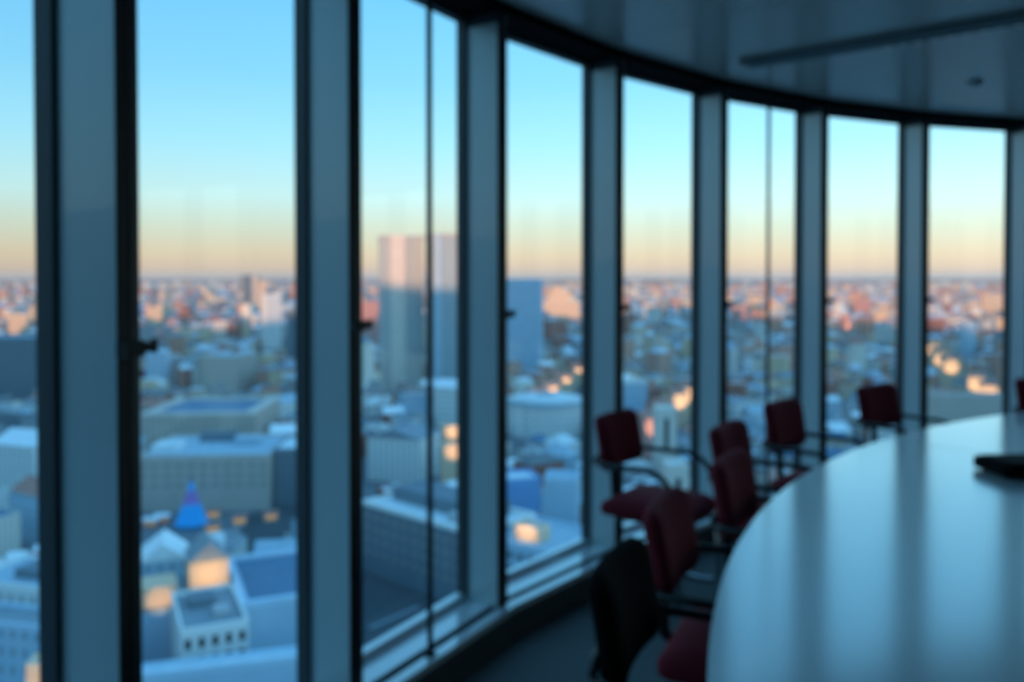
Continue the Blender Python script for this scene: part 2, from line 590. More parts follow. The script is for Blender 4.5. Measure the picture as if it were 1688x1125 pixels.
# ------------------------------------------------------------------ the city: materials
def wall_material():
    """house wall: the object's own colour with faint rows of small windows"""
    m = bpy.data.materials.new('house_wall')
    m.use_nodes = True
    nt = m.node_tree
    N, L = nt.nodes, nt.links
    b = N['Principled BSDF']
    b.inputs['Roughness'].default_value = .85
    oi = N.new('ShaderNodeObjectInfo')
    tc = N.new('ShaderNodeTexCoord')
    sp = N.new('ShaderNodeSeparateXYZ')
    L.new(tc.outputs['Object'], sp.inputs[0])

    def math_(op, a, bb=None):
        n = N.new('ShaderNodeMath')
        n.operation = op
        for i, v in enumerate((a, bb)):
            if v is None:
                continue
            if isinstance(v, (int, float)):
                n.inputs[i].default_value = v
            else:
                L.new(v, n.inputs[i])
        return n.outputs[0]
    hx = math_('FRACT', math_('DIVIDE', math_('ADD', sp.outputs['X'], sp.outputs['Y']), 2.6))
    hz = math_('FRACT', math_('DIVIDE', sp.outputs['Z'], 3.3))
    inx = math_('LESS_THAN', math_('ABSOLUTE', math_('SUBTRACT', hx, .5)), .22)
    inz = math_('LESS_THAN', math_('ABSOLUTE', math_('SUBTRACT', hz, .55)), .26)
    win = math_('MULTIPLY', math_('MULTIPLY', inx, inz), .4)
    mx = N.new('ShaderNodeMix')
    mx.data_type = 'RGBA'
    L.new(win, mx.inputs['Factor'])
    L.new(oi.outputs['Color'], mx.inputs['A'])
    mx.inputs['B'].default_value = (.05, .06, .07, 1)
    L.new(mx.outputs['Result'], b.inputs['Base Color'])
    return m


def tint_material(name, rough=.8, nz=0.0, scale=.3):
    m = bpy.data.materials.new(name)
    m.use_nodes = True
    nt = m.node_tree
    b = nt.nodes['Principled BSDF']
    b.inputs['Roughness'].default_value = rough
    oi = nt.nodes.new('ShaderNodeObjectInfo')
    tc = nt.nodes.new('ShaderNodeTexCoord')
    n = nt.nodes.new('ShaderNodeTexNoise')
    n.inputs['Scale'].default_value = scale
    nt.links.new(tc.outputs['Object'], n.inputs['Vector'])
    mr = nt.nodes.new('ShaderNodeMapRange')
    mr.inputs['To Min'].default_value = 1 - nz
    mr.inputs['To Max'].default_value = 1 + nz
    nt.links.new(n.outputs['Fac'], mr.inputs['Value'])
    vm = nt.nodes.new('ShaderNodeVectorMath')
    vm.operation = 'SCALE'
    nt.links.new(oi.outputs['Color'], vm.inputs[0])
    nt.links.new(mr.outputs[0], vm.inputs['Scale'])
    nt.links.new(vm.outputs[0], b.inputs['Base Color'])
    return m


M['house_wall'] = wall_material()
M['plain_wall'] = tint_material('plain_wall', .8, .12, .15)
M['roof'] = tint_material('roof_covering', .7, .22, .35)
M['pane'] = mat('house_window_dark', (34, 42, 50), rough=.25)
M['pane_soft'] = mat('house_window_grey', (146, 146, 142), rough=.3)
M['tower_glass'] = mat('tower_glass', (178, 184, 184), rough=.35, metal=.05, noise=(.05, .15))
M['tower_glass_shade'] = mat('tower_glass_shade', (158, 180, 190), rough=.35, metal=.2, noise=(.05, .1))  # bluer copy of the tower glass, tint stands in for shade
M['ground'] = mat('street_ground', (112, 120, 126), rough=.9, noise=(.012, .45))
M['asphalt'] = mat('asphalt', (70, 80, 86), rough=.9, noise=(.08, .2))
M['hill'] = mat('hill_ground', (80, 84, 84), rough=1, noise=(.01, .3))

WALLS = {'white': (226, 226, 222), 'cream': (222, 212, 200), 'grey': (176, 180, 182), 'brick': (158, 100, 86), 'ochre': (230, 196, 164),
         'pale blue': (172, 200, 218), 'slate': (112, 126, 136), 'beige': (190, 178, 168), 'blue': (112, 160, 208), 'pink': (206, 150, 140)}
ROOFS = {'slate': (136, 148, 156), 'frosted': (232, 238, 240), 'blue-grey': (162, 186, 200), 'red-tiled': (178, 126, 112), 'dark blue': (84, 120, 148),
         'pale': (212, 224, 228), 'dark grey': (112, 118, 122)}


def colour(o, c):
    o.color = lin(*c)
    return o


# ------------------------------------------------------------------ ground, streets, hills
gm = MB().add([(-30000, -3000, GROUND), (30000, -3000, GROUND), (30000, 40000, GROUND), (-30000, 40000, GROUND)], [(0, 1, 2, 3)])
structure(gm.build('ground', M['ground']), 'city ground far below the windows', 'ground')


def patch(name, pts, lab, z=.15, m='asphalt'):
    vs = [city(x, y, z) for x, y in pts]
    n = len(vs)
    mb = MB().prism([(v.x, v.y) for v in vs], GROUND - .5, GROUND + z)
    return structure(mb.build(name, M[m]), lab, 'street')


patch('street_1', [(395, 960), (520, 980), (520, 830), (470, 832), (400, 850)], 'dark asphalt square before the beige block')
patch('street_2', [(580, 1180), (760, 1120), (790, 1000), (690, 955), (600, 925), (570, 940)], 'dark road junction far below the second window bay')
line = MB()
for x0, y0, x1, y1 in ((590, 1075, 690, 1035), (590, 1110, 700, 1062), (610, 1035, 690, 1000)):
    a, b = city(x0, y0, .2), city(x1, y1, .2)
    t = (b - a).normalized()
    n = Vector((-t.y, t.x, 0)) * .5
    line = MB().prism([a - n, b - n, b + n, a + n][::1], GROUND + .1, GROUND + .2)
    structure(line.build('trim_marking', mat('road_paint', (150, 165, 172), rough=.8)), 'pale marking line on the dark road junction', 'road marking')


def ridge(name, pts, depth, m, lab):
    """low hill: crest polyline of (x, y, height), falling to both sides"""
    vs, fs = [], []
    for i, (x, y, h) in enumerate(pts):
        a, b = Vector(pts[max(i - 1, 0)][:2]), Vector(pts[min(i + 1, len(pts) - 1)][:2])
        t = (b - a).normalized()
        n = Vector((-t.y, t.x)) * depth
        vs += [(x - n.x, y - n.y, GROUND - 5), (x - n.x * .4, y - n.y * .4, GROUND + h * .7), (x, y, GROUND + h), (x + n.x * .4, y + n.y * .4, GROUND + h * .7), (x + n.x, y + n.y, GROUND - 5)]
    for i in range(len(pts) - 1):
        for j in range(4):
            fs.append((i * 5 + j, i * 5 + 5 + j, i * 5 + 6 + j, i * 5 + 1 + j))
    return structure(MB().add(vs, fs).build(name, m, None, True), lab, 'hill')


# unseen ridge added behind the tower to keep the low sun off near quarters
side = Vector((SUN_H.y, -SUN_H.x))                # along the ridge
pts = []
for i in range(-40, 41):
    q = i * 45
    c = SUN_H * 700 + side * q
    h = float(np.interp(q, (-200, 0, 350, 600, 955, 1100), (152, 156, 168, 136, 112, 106))) + 3 * math.sin(q * .011) + 3 * math.sin(q * .034 + 1)
    pts.append((c.x, c.y, h))
ridge('shade_ridge', pts, 300, M['hill'], 'added unseen ridge behind the tower, shading the near city')
for j, (Y, h0) in enumerate(((9500, 20), (13000, 44))):
    pts = []
    for i in range(61):
        x = (i / 60 - .5) * Y * 1.9
        pts.append((x, Y + 500 * math.sin(i * .3 + j), h0 + 12 * math.sin(i * .37 + 2 * j) + 7 * math.sin(i * .93 + j)))
    ridge('hill_far', pts, 900, M['hill'], ['nearer', 'farther'][j] + ' low hazy hills along the horizon')

# ------------------------------------------------------------------ prominent buildings
PROM = []                                         # (depth, pixel box, plan centre, radius)


def register(cx, cy, w, d, h, rz):
    c, s = math.cos(rz), math.sin(rz)
    px = []
    for sx in (-.5, .5):
        for sy in (-.5, .5):
            x, y = cx + sx * w * c - sy * d * s, cy + sx * w * s + sy * d * c
            for z in (0, h):
                px.append(to_px((x, y, GROUND + z)))
    xs, ys = [p[0] for p in px], [p[1] for p in px]
    PROM.append((cy, (min(xs), min(ys), max(xs), max(ys)), (cx, cy), (w, d, rz)))


WMESH = {}


def window_mesh(w, h, pm='pane'):
    key = (round(w, 2), round(h, 2), pm)
    if key not in WMESH:
        WMESH[key] = MB().box(-w / 2, w / 2, -.06, .04, -h / 2, h / 2).mesh('window', M[pm])
    return WMESH[key]


def roof_mb(kind, w, d, h, rise, ov=.3):
    mb = MB()
    x, y = w / 2 + ov, d / 2 + ov
    if kind == 'gable':                            # ridge along x
        mb.add([(-x, -y, h), (x, -y, h), (x, y, h), (-x, y, h), (-x, 0, h + rise), (x, 0, h + rise)], [(0, 1, 5, 4), (2, 3, 4, 5), (0, 4, 3), (1, 2, 5), (0, 3, 2, 1)])
    elif kind == 'gable_y':
        mb.add([(-x, -y, h), (x, -y, h), (x, y, h), (-x, y, h), (0, -y, h + rise), (0, y, h + rise)], [(0, 1, 4), (1, 2, 5, 4), (2, 3, 5), (3, 0, 4, 5), (0, 3, 2, 1)])
    elif kind == 'hip':
        k = min(x, y) * .75
        if x >= y:
            rp = [(-x + k, 0, h + rise), (x - k, 0, h + rise)]
            f = [(0, 1, 5, 4), (1, 2, 5), (2, 3, 4, 5), (3, 0, 4), (0, 3, 2, 1)]
        else:
            rp = [(0, -y + k, h + rise), (0, y - k, h + rise)]
            f = [(0, 1, 4), (1, 2, 5, 4), (2, 3, 5), (3, 0, 4, 5), (0, 3, 2, 1)]
        mb.add([(-x, -y, h), (x, -y, h), (x, y, h), (-x, y, h)] + rp, f)
    else:                                          # flat deck
        mb.box(-w / 2 + .4, w / 2 - .4, -d / 2 + .4, d / 2 - .4, h - .6, h - .35)
    return mb


def parapet_mb(w, d, h, t=.45, up=.5):
    mb = MB()
    for x0, x1, y0, y1 in ((-w / 2, w / 2, -d / 2, -d / 2 + t), (-w / 2, w / 2, d / 2 - t, d / 2), (-w / 2, -w / 2 + t, -d / 2 + t, d / 2 - t), (w / 2 - t, w / 2, -d / 2 + t, d / 2 - t)):
        mb.box(x0, x1, y0, y1, h - .7, h + up)
    return mb


def building(name, label, px, py, h, w, d, rot, wall, roof, kind='flat', rise=5, win=None, side_win=None, boxes=(), base=False, plain=False, cat='building', z0=0.0, soft='pane', rim=.45, pc=None):
    """px, py: pixel of the middle of the front wall's top edge (or of its foot, base=True)"""
    rz = math.radians(rot)
    p = city(px, py, 0 if base else h)
    cx, cy = p.x - math.sin(rz) * d / 2, p.y + math.cos(rz) * d / 2
    t = thing(name, label, cat, (cx, cy, GROUND + z0), rz)
    register(cx, cy, w, d, h + (rise if kind != 'flat' else 0), rz)
    hh = h - z0
    body = MB()
    if kind == 'flat':
        body.box(-w / 2, w / 2, -d / 2, d / 2, 0, hh - .7)
    else:
        body.box(-w / 2, w / 2, -d / 2, d / 2, 0, hh)
    wm = M['plain_wall'] if (plain or win) else M['house_wall']
    colour(body.build('wall', wm, t), WALLS[wall])
    colour(roof_mb(kind, w, d, hh, rise).build('roof', M['roof'], t), ROOFS[roof])
    if kind == 'flat':
        colour(parapet_mb(w, d, hh, rim).build('parapet', M['plain_wall'], t), tuple(min(255, c + 12) for c in WALLS[pc or wall]))
    for (bx, by, bw, bd, bh, bc) in boxes:
        colour(MB().box(bx - bw / 2, bx + bw / 2, by - bd / 2, by + bd / 2, hh - .4, hh + bh).build('roof_box', M['plain_wall'], t), WALLS.get(bc) or ROOFS[bc])
    for spec, face in ((win, 0), (side_win, 1)):
        if not spec:
            continue
        nx, nz, ww, wh = spec[:4]
        top = spec[4] if len(spec) > 4 else 2.2
        L_ = w if face == 0 else d
        me = window_mesh(ww, wh, soft)
        for i in range(nx):
            for j in range(nz):
                u = (i + .5) / nx * L_ - L_ / 2
                z = hh - top - j * 3.4
                if z < 2:
                    continue
                if face == 0:
                    link('window', me, t, (u, -d / 2 - .02, z))
                else:
                    sgn = -1 if spec[5:] == ('left',) else 1
                    link('window', me, t, (sgn * (w / 2 + .02), u, z), math.pi / 2 * sgn)
    return t


def sun_patch_spot(b, dx, dist, z, power, aim_z, col=(1.0, .60, .30), size=75):
    """warm floodlight added before a facade to imitate sunlight on it"""
    d = bpy.data.lights.new('sun_patch_spot', 'SPOT')
    d.energy = power
    d.color = col
    d.spot_size = math.radians(size)
    d.spot_blend = .6
    d.shadow_soft_size = .6
    o = bpy.data.objects.new('sun_patch_spot', d)
    COL.objects.link(o)
    o.parent = b
    o.location = (dx, -dist, z)
    o.rotation_euler = (Vector((0, dist, aim_z - z))).to_track_quat('-Z', 'Y').to_euler()
    return o


B = building
b1 = B('corner_building', 'white building with a row of five small dark windows, bottom left', 355, 1034, 20, 12, 21, 26, 'white', 'slate', win=(5, 2, 1.05, 1.9, 2.5), boxes=((-1, 4, 5, 5, 1.2, 'slate'), (2, -3, 3, 4, .8, 'grey')))
b2 = B('exhibition_hall', 'white-walled hall with dark blue roof beside the five-window building', 500, 985, 18, 25, 32, 24, 'pale blue', 'dark blue', plain=True, rim=1.6)
B('canopy_building', 'low pale blue roof in front of the five-window building', 385, 1100, 17, 32, 4.6, 16, 'pale blue', 'pale', plain=True)
o1 = B('ochre_gabled_house', 'warm-lit yellow gable rising behind the five-window building', 345, 925, 24, 8, 9, 26, 'ochre', 'slate', 'gable_y', 4, plain=True)
o2 = B('terrace_house', 'pale house with warm-lit orange top storey, left of the five-window building', 264, 1004, 15.5, 7, 12, 26, 'pale blue', 'pale', plain=True, boxes=((0, -2, 7, 8, 4.6, 'ochre'),))
o3 = B('terrace_house', 'narrow orange house behind the yellow gable', 350, 905, 22, 5, 5, 24, 'ochre', 'pale', 'gable', 3, plain=True)
B('townhouse', 'pale blue frosted house above the orange terrace wall', 268, 925, 20, 10, 12, 20, 'pale blue', 'frosted', 'gable_y', 4)
B('apartment_building', 'long beige block behind the blue lit tree', 335, 753, 20, 47, 42, 4, 'beige', 'blue-grey', win=(11, 3, 2.0, 1.4, 3.5), soft='pane_soft', boxes=((-17, -6, 9, 12, 2.4, 'pale'), (10, 6, 10, 8, 2.0, 'blue-grey'), (-3, 12, 14, 5, 3.0, 'slate')))
B('apartment_building', 'dark slate annex on the right of the long beige block', 482, 742, 21, 14, 28, 4, 'slate', 'pale', 'flat')
b5 = B('townhouse', 'pale roofed house with pink end wall behind the slate annex', 478, 715, 20, 16, 14, 10, 'pink', 'frosted', 'gable', 3)
B('market_hall', 'broad hall with sunken dark blue roof behind the beige block', 325, 684, 22, 52, 54, 3, 'beige', 'dark blue', rim=5.5)
B('apartment_building', 'beige block with dark side wall beyond the dark blue roof', 356, 588, 27, 34, 26, -14, 'beige', 'blue-grey')
B('apartment_building', 'pale block left of the beige block, near the first post', 256, 580, 27, 15, 20, 12, 'pale blue', 'frosted')
B('office_tower', 'slender sunlit tower with pale blue shaded side', 452, 590, 66, 16, 22, 30, 'white', 'pale', base=True)
B('office_tower', 'dark slab tower right of the slender sunlit tower', 488, 600, 52, 18, 22, 10, 'slate', 'slate', base=True)
B('office_tower', 'dark distant tower on the horizon, left of its pale twin', 403, 512, 90, 17, 30, 0, 'slate', 'slate', base=True)
B('office_tower', 'distant olive twin tower on the horizon in the first bay', 420, 514, 86, 15, 30, 0, 'beige', 'slate', base=True)
B('office_tower', 'short orange tower right of the distant twin towers', 433, 518, 76, 15, 20, 20, 'ochre', 'pale', base=True)
B('office_tower', 'large grey-blue office block behind the first post', 20, 655, 42, 70, 30, 6, 'slate', 'blue-grey', base=True)
B('townhouse', 'white gabled roof far left at mid height', 20, 735, 19, 22, 18, -20, 'white', 'frosted', 'gable', 5)
B('apartment_building', 'white terraced building at the far left behind a pale blue one', 25, 968, 24, 26, 16, -14, 'white', 'blue-grey', boxes=((0, 0, 10, 6, 1.5, 'slate'),))
B('apartment_building', 'pale blue building at the far left in front of the white terrace', 40, 1035, 23, 26, 8, -14, 'pale blue', 'slate')
o4 = B('townhouse', 'small warm-lit house at the bottom of the leftmost bay', 66, 1100, 26, 4, 4, 10, 'ochre', 'pale', plain=True)
B('glass_hall', 'round-fronted pale roofed hall left of the third window post', 742, 640, 22, 20, 18, -20, 'white', 'frosted', 'gable', 4)

# twin office towers
def twin(px, base_y, w, d, h, rot, label, wall, strip_at, gm='tower_glass', bandc='grey'):
    rz = math.radians(rot)
    p = city(px, base_y, 0)
    cx, cy = p.x - math.sin(rz) * d / 2, p.y + math.cos(rz) * d / 2
    t = thing('office_tower', label, 'building', (cx, cy, GROUND), rz)
    register(cx, cy, w, d, h, rz)
    colour(MB().box(-w / 2, w / 2, -d / 2, d / 2, 0, h - 3).build('glass_body', M[gm], t), WALLS['pale blue'])
    x0, x1 = strip_at
    colour(MB().box(x0, x1, -d / 2 - 1.0, -d / 2 + .5, 0, h).build('stone_strip', M['plain_wall'], t), WALLS[wall])
    colour(MB().box(-w / 2 - .5, w / 2 + .5, -d / 2 - .5, d / 2 + .5, h - 3, h).build('roof_band', M['plain_wall'], t), WALLS[bandc])
    band = MB().box(-w / 2 - .25, w / 2 + .25, -d / 2 - .3, d / 2 + .3, -.45, .45).mesh('floor_band', M['plain_wall'])
    for i in range(1, int(h / 3.6)):
        o = link('floor_band', band, t, (0, 0, i * 3.6))
        colour(o, WALLS[bandc])
    return t


twin(664, 645, 31, 24, 116, 14, 'tall left twin tower, upper part sunlit, beige vertical strip', 'cream', (-9, 2))
twin(752, 648, 44, 24, 117, 6, 'tall right twin tower, glass tinted grey-blue as shade, beside the thin rod', 'pale blue', (-15, -11), 'tower_glass_shade', 'grey')
B('office_tower', 'broad plain pale blue slab right of the third post', 848, 612, 83, 50, 20, -4, 'pale blue', 'blue-grey', base=True, plain=True)

# round-fronted white building
p = city(902, 668, 18)
t = thing('round_building', 'round-fronted white building right of the third post', 'building', (p.x, p.y + 22, GROUND))
register(p.x, p.y + 22, 45, 45, 20, 0)
colour(MB().lathe([(22, 0), (22, 16.5)], 40).build('wall', M['house_wall'], t, False), WALLS['white'])
colour(MB().lathe([(22.8, 16.5), (23, 18.2), (22.3, 18.2)], 40).build('cornice', M['plain_wall'], t), WALLS['pale blue'])
colour(MB().lathe([(22.2, 18.2), (15, 20.0), (5, 20.6)], 40).build('roof', M['roof'], t, True), ROOFS['pale'])
colour(MB().lathe([(5, 20.5), (5, 21.6), (.2, 22.6)], 24).build('roof_lantern', M['plain_wall'], t), WALLS['grey'])

B('townhouse', 'white-fronted house left of the thin rod, above the corner block', 648, 724, 18, 24, 20, -18, 'white', 'slate', 'gable_y', 4)
o5 = B('townhouse', 'upper of two warm-lit small blocks right of the thin rod', 746, 704, 19, 11, 9, 0, 'ochre', 'slate', plain=True)
o6 = B('townhouse', 'lower of two warm-lit small blocks right of the thin rod', 747, 735, 18, 10, 7, 0, 'ochre', 'slate', plain=True)
B('corner_building', 'long grey corner block with bright roof edge above the road junction', 683, 853, 20, 46, 24, -43, 'slate', 'pale', pc='white', rim=1.2, win=(11, 4, 1.9, 1.8, 3.4), side_win=(6, 4, 1.9, 1.8, 3.4, 'left'), soft='pane_soft', boxes=((-2, 3, 36, 12, 3.4, 'slate'), (10, -6, 3, 3, 2, 'grey')))
B('corner_building', 'pale block with a grid of small windows above the sill', 905, 912, 20, 36, 22, -36, 'pale blue', 'grey' if 'grey' in ROOFS else 'blue-grey', win=(13, 5, 1.15, 1.6, 2.6), boxes=((8, 4, 9, 6, 2.2, 'frosted'),))
o7 = B('penthouse', 'warm-lit orange rooftop storey above the grid of windows', 868, 871, 22.8, 8, 4.5, -36, 'ochre', 'pale', plain=True, z0=19.7)
B('apartment_building', 'bright blue-walled block right of the third post', 860, 792, 24, 12, 12, 14, 'blue', 'pale', plain=True)
B('apartment_building', 'narrow pale block beside the bright blue-walled block', 924, 792, 24, 10, 12, -8, 'pale blue', 'blue-grey', plain=True)
LIT = []
for i, (x, y) in enumerate(((892, 650), (912, 638), (934, 624), (955, 608))):
    LIT.append(B('row_house', '%s of four warm-lit row houses climbing behind the round building' % ('nearest', 'second', 'third', 'farthest')[i], x, y, 14, 13, 10, 34, 'ochre', 'red-tiled', 'gable', 3, plain=True))
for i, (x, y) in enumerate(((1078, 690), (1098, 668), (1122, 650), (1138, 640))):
    LIT.append(B('row_house', '%s of four warm-lit row houses left of the fifth post' % ('nearest', 'second', 'third', 'farthest')[i], x, y, 19, 11, 10, 30, 'pink' if i < 2 else 'ochre', 'red-tiled', 'gable', 3, plain=True))
tw = B('church_tower', 'square cream tower with a dark slot, between fourth and fifth posts', 1099, 674, 31, 8, 8, 4, 'cream', 'frosted', plain=True)
MB().box(-.9, .9, -4.2, -3.9, 14, 27).build('slot_window', M['pane'], tw)
tw = B('apartment_building', 'lower cream block with a dark slot above the pulled out chair', 1118, 768, 25, 7, 8, 4, 'cream', 'pale', plain=True)
MB().box(-.8, .8, -4.2, -3.9, 10, 21).build('slot_window', M['pane'], tw)
B('exhibition_hall', 'hall with bright blue frosted roof right of the fourth post', 1042, 632, 20, 22, 34, 24, 'pale blue', 'frosted', 'gable_y', 5)
B('apartment_building', 'long grey-beige facade in the rightmost bay', 1598, 652, 22, 46, 9, -8, 'beige', 'blue-grey', plain=True)
for i, (x, y, hh) in enumerate(((1540, 563, 24), (1552, 578, 24), (1568, 592, 22), (1610, 622, 20), (1630, 636, 20))):
    LIT.append(B('row_house', ('uppermost', 'second', 'third', 'fourth', 'lowest and brightest')[i] + ' of the warm-lit houses in the rightmost bay', x, y, hh, 15 if i < 3 else 10, 9, -28, 'ochre', 'red-tiled', 'gable', 3, plain=True))
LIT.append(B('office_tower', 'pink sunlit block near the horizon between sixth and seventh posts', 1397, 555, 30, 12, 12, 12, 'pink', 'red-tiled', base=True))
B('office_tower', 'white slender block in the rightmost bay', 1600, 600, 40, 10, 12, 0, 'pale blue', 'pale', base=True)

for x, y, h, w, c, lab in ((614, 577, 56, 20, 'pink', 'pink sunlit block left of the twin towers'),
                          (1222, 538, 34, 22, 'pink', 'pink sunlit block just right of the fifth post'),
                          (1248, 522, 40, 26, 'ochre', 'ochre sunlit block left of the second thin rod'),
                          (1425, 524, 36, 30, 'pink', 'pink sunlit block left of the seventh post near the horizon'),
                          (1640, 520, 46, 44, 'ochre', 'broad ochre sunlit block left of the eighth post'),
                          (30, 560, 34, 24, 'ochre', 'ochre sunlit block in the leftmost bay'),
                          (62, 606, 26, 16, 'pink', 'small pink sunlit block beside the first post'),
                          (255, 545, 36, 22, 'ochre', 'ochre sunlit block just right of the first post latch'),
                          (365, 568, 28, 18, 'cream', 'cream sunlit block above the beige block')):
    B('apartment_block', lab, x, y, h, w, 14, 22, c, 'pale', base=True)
pal = B('palace', 'large sunlit stepped building on the horizon right of the pale slab', 928, 534, 40, 66, 30, 18, 'ochre', 'pale', base=True, plain=True, boxes=((-4, 0, 34, 20, 18, 'ochre'), (-4, 0, 16, 14, 27, 'ochre')))
sun_patch_spot(o1, 0, 10, 21.2, 1700, 23.5, size=120, col=(1, .58, .22))  # added warm spots stand in for patches of sun on these walls
sun_patch_spot(o2, 0, 14, 15.5, 2600, 18.5, size=45)
sun_patch_spot(o3, 0, 9, 20, 1800, 21, size=60)
sun_patch_spot(o4, 0, 8, 22, 1200, 24)
sun_patch_spot(o5, 0, 13, 16, 5200, 17, size=46)
sun_patch_spot(o6, 0, 13, 15, 5200, 16, size=46)
sun_patch_spot(o7, 0, 7, 3.6, 1700, 1.7, size=80)
for b in LIT:
    sun_patch_spot(b, 0, 16, 12, 11000, 17, size=56)

# the blue lit Christmas tree on the square
tp = city(316, 868, 0)
tree = thing('lit_fir_tree', 'cone-shaped fir tree lit blue on the square', 'tree', (tp.x, tp.y, GROUND))
register(tp.x, tp.y, 11, 11, 16, 0)
MB().lathe([(.5, 0), (.45, 2.0)], 12).build('trunk', mat('trunk', (50, 44, 40)), tree)
fir = mat('fir_lit_blue', (20, 60, 110), rough=.8, emit=((14, 118, 200), 1.0), noise=(.8, .5))
fir2 = mat('fir_lit_violet', (40, 50, 110), rough=.8, emit=((86, 104, 184), .6), noise=(.8, .5))
for i in range(6):
    r = 5.6 - i * .88
    z = 1.2 + i * 2.25
    prof = [(r, z), (r * .97, z + .35), (max(.15, r * .42), z + 2.9)]
    MB().lathe(prof, 18).build('branch_tier', fir2 if i in (3, 4) else fir, tree)
MB().lathe([(.1, 14.9), (.55, 15.6), (.1, 16.4)], 8).build('tree_top', M['pane'], tree)
for i, (x, y) in enumerate(((250, 852), (268, 846), (352, 838), (395, 848), (446, 842), (350, 862))):
    p = city(x, y, 3.5)
    s = thing('market_stall', ('leftmost', 'second', 'third', 'fourth', 'rightmost', 'nearest')[i] + ' small market stall near the blue tree', 'stall', (p.x, p.y, GROUND), .1 * i)
    register(p.x, p.y, 5, 4, 4, 0)
    colour(MB().box(-2.2, 2.2, -1.5, 1.5, 0, 2.5).build('booth', M['plain_wall'], s), WALLS['pink'] if i < 2 else WALLS['ochre'])
    colour(roof_mb('gable', 4.6, 3.2, 2.5, 1.0).build('roof', M['roof'], s), ROOFS['frosted'] if i < 2 else ROOFS['red-tiled'])
    MB().box(-1.8, 1.8, -1.62, -1.5, 1.0, 2.2).build('lit_counter', mat('stall_light', (250, 190, 120), emit=((255, 160, 80), .35 if i > 1 else .15)), s)
for i in range(4):
    p = city(-14 + i * 44, 924 - i * 12, 5)
    s = thing('market_stall', ('leftmost', 'second', 'third', 'rightmost')[i] + ' long stall with red edge in the leftmost bay', 'stall', (p.x, p.y, GROUND), .25)
    register(p.x, p.y, 7, 8, 6, 0)
    colour(MB().box(-2.2, 2.2, -2.4, 2.4, 0, 4).build('booth', M['plain_wall'], s), WALLS['grey'])
    colour(roof_mb('gable', 4.6, 5.4, 4.1, 1.4).build('roof', M['roof'], s), ROOFS['frosted'])
    colour(MB().box(-2.5, 2.5, -2.95, -2.8, 3.2, 4.1).build('awning_edge', M['plain_wall'], s), (205, 40, 50))

# ------------------------------------------------------------------ the near quarters: houses one by one
POSTS = [-60, 155, 545, 800, 998, 1172, 1340, 1507, 1684, 1900]
BAY = ['left of the first post'] + ['between %s and %s posts' % (ORD[i], ORD[i + 1]) for i in range(7)] + ['right of the eighth post']
HM = {}
for kind in ('flat', 'gable', 'gable_y', 'hip'):
    for si, (w, d, h) in enumerate(((14, 12, 13), (18, 14, 17), (24, 16, 20), (12, 16, 15))):
        mm = {}
        mm['size'] = (w, d, h)
        mm['wall'] = MB().box(-w / 2, w / 2, -d / 2, d / 2, 0, h - (.7 if kind == 'flat' else 0)).mesh('wall', M['house_wall'])
        mm['roof'] = roof_mb(kind, w, d, h, 4.2).mesh('roof', M['roof'])
        if kind == 'flat':
            mm['parapet'] = parapet_mb(w, d, h).mesh('parapet', M['plain_wall'])
            mm['roof_box'] = MB().box(-w * .2, w * .1, -2, 2.5, h - .5, h + 2.4).mesh('roof_box', M['plain_wall'])
        else:
            mm['chimney'] = MB().box(w * .22, w * .22 + 1.2, -.6 + d * .15, .6 + d * .15, h, h + 5).mesh('chimney', M['plain_wall'])
        HM[kind, si] = mm


def in_poly(x, y, poly):
    c = False
    for i in range(len(poly)):
        x0, y0 = poly[i]
        x1, y1 = poly[i - 1]
        if (y0 > y) != (y1 > y) and x < (x1 - x0) * (y - y0) / (y1 - y0) + x0:
            c = not c
    return c


OPEN = [[(385, 975), (520, 990), (520, 815), (460, 825), (385, 840)], [(580, 1200), (770, 1130), (800, 1000), (690, 945), (600, 915), (570, 935)],
        [(225, 870), (420, 880), (420, 830), (225, 838)]]


def free(x, y, w, d, h):
    r = math.hypot(w, d) * .5
    fx, fy = to_px((x, y, GROUND))
    if any(in_poly(fx, fy, q) for q in OPEN):
        return False
    xs0, y_top = to_px((x - w / 2, y, GROUND + h))
    xs1, y_bot = to_px((x + w / 2, y - d / 2, GROUND))
    for dep, bx, c, (pw, pd, prz) in PROM:
        dx, dy = x - c[0], y - c[1]
        u = dx * math.cos(prz) + dy * math.sin(prz)
        v = -dx * math.sin(prz) + dy * math.cos(prz)
        if abs(u) < pw / 2 + r and abs(v) < pd / 2 + r:
            return False
        if y < dep:
            ox = min(xs1, bx[2]) - max(xs0, bx[0])
            oy = min(y_bot, bx[3]) - max(y_top, bx[1])
            if ox > 0 and oy > .25 * min(bx[3] - bx[1], y_bot - y_top):
                return False
    return True


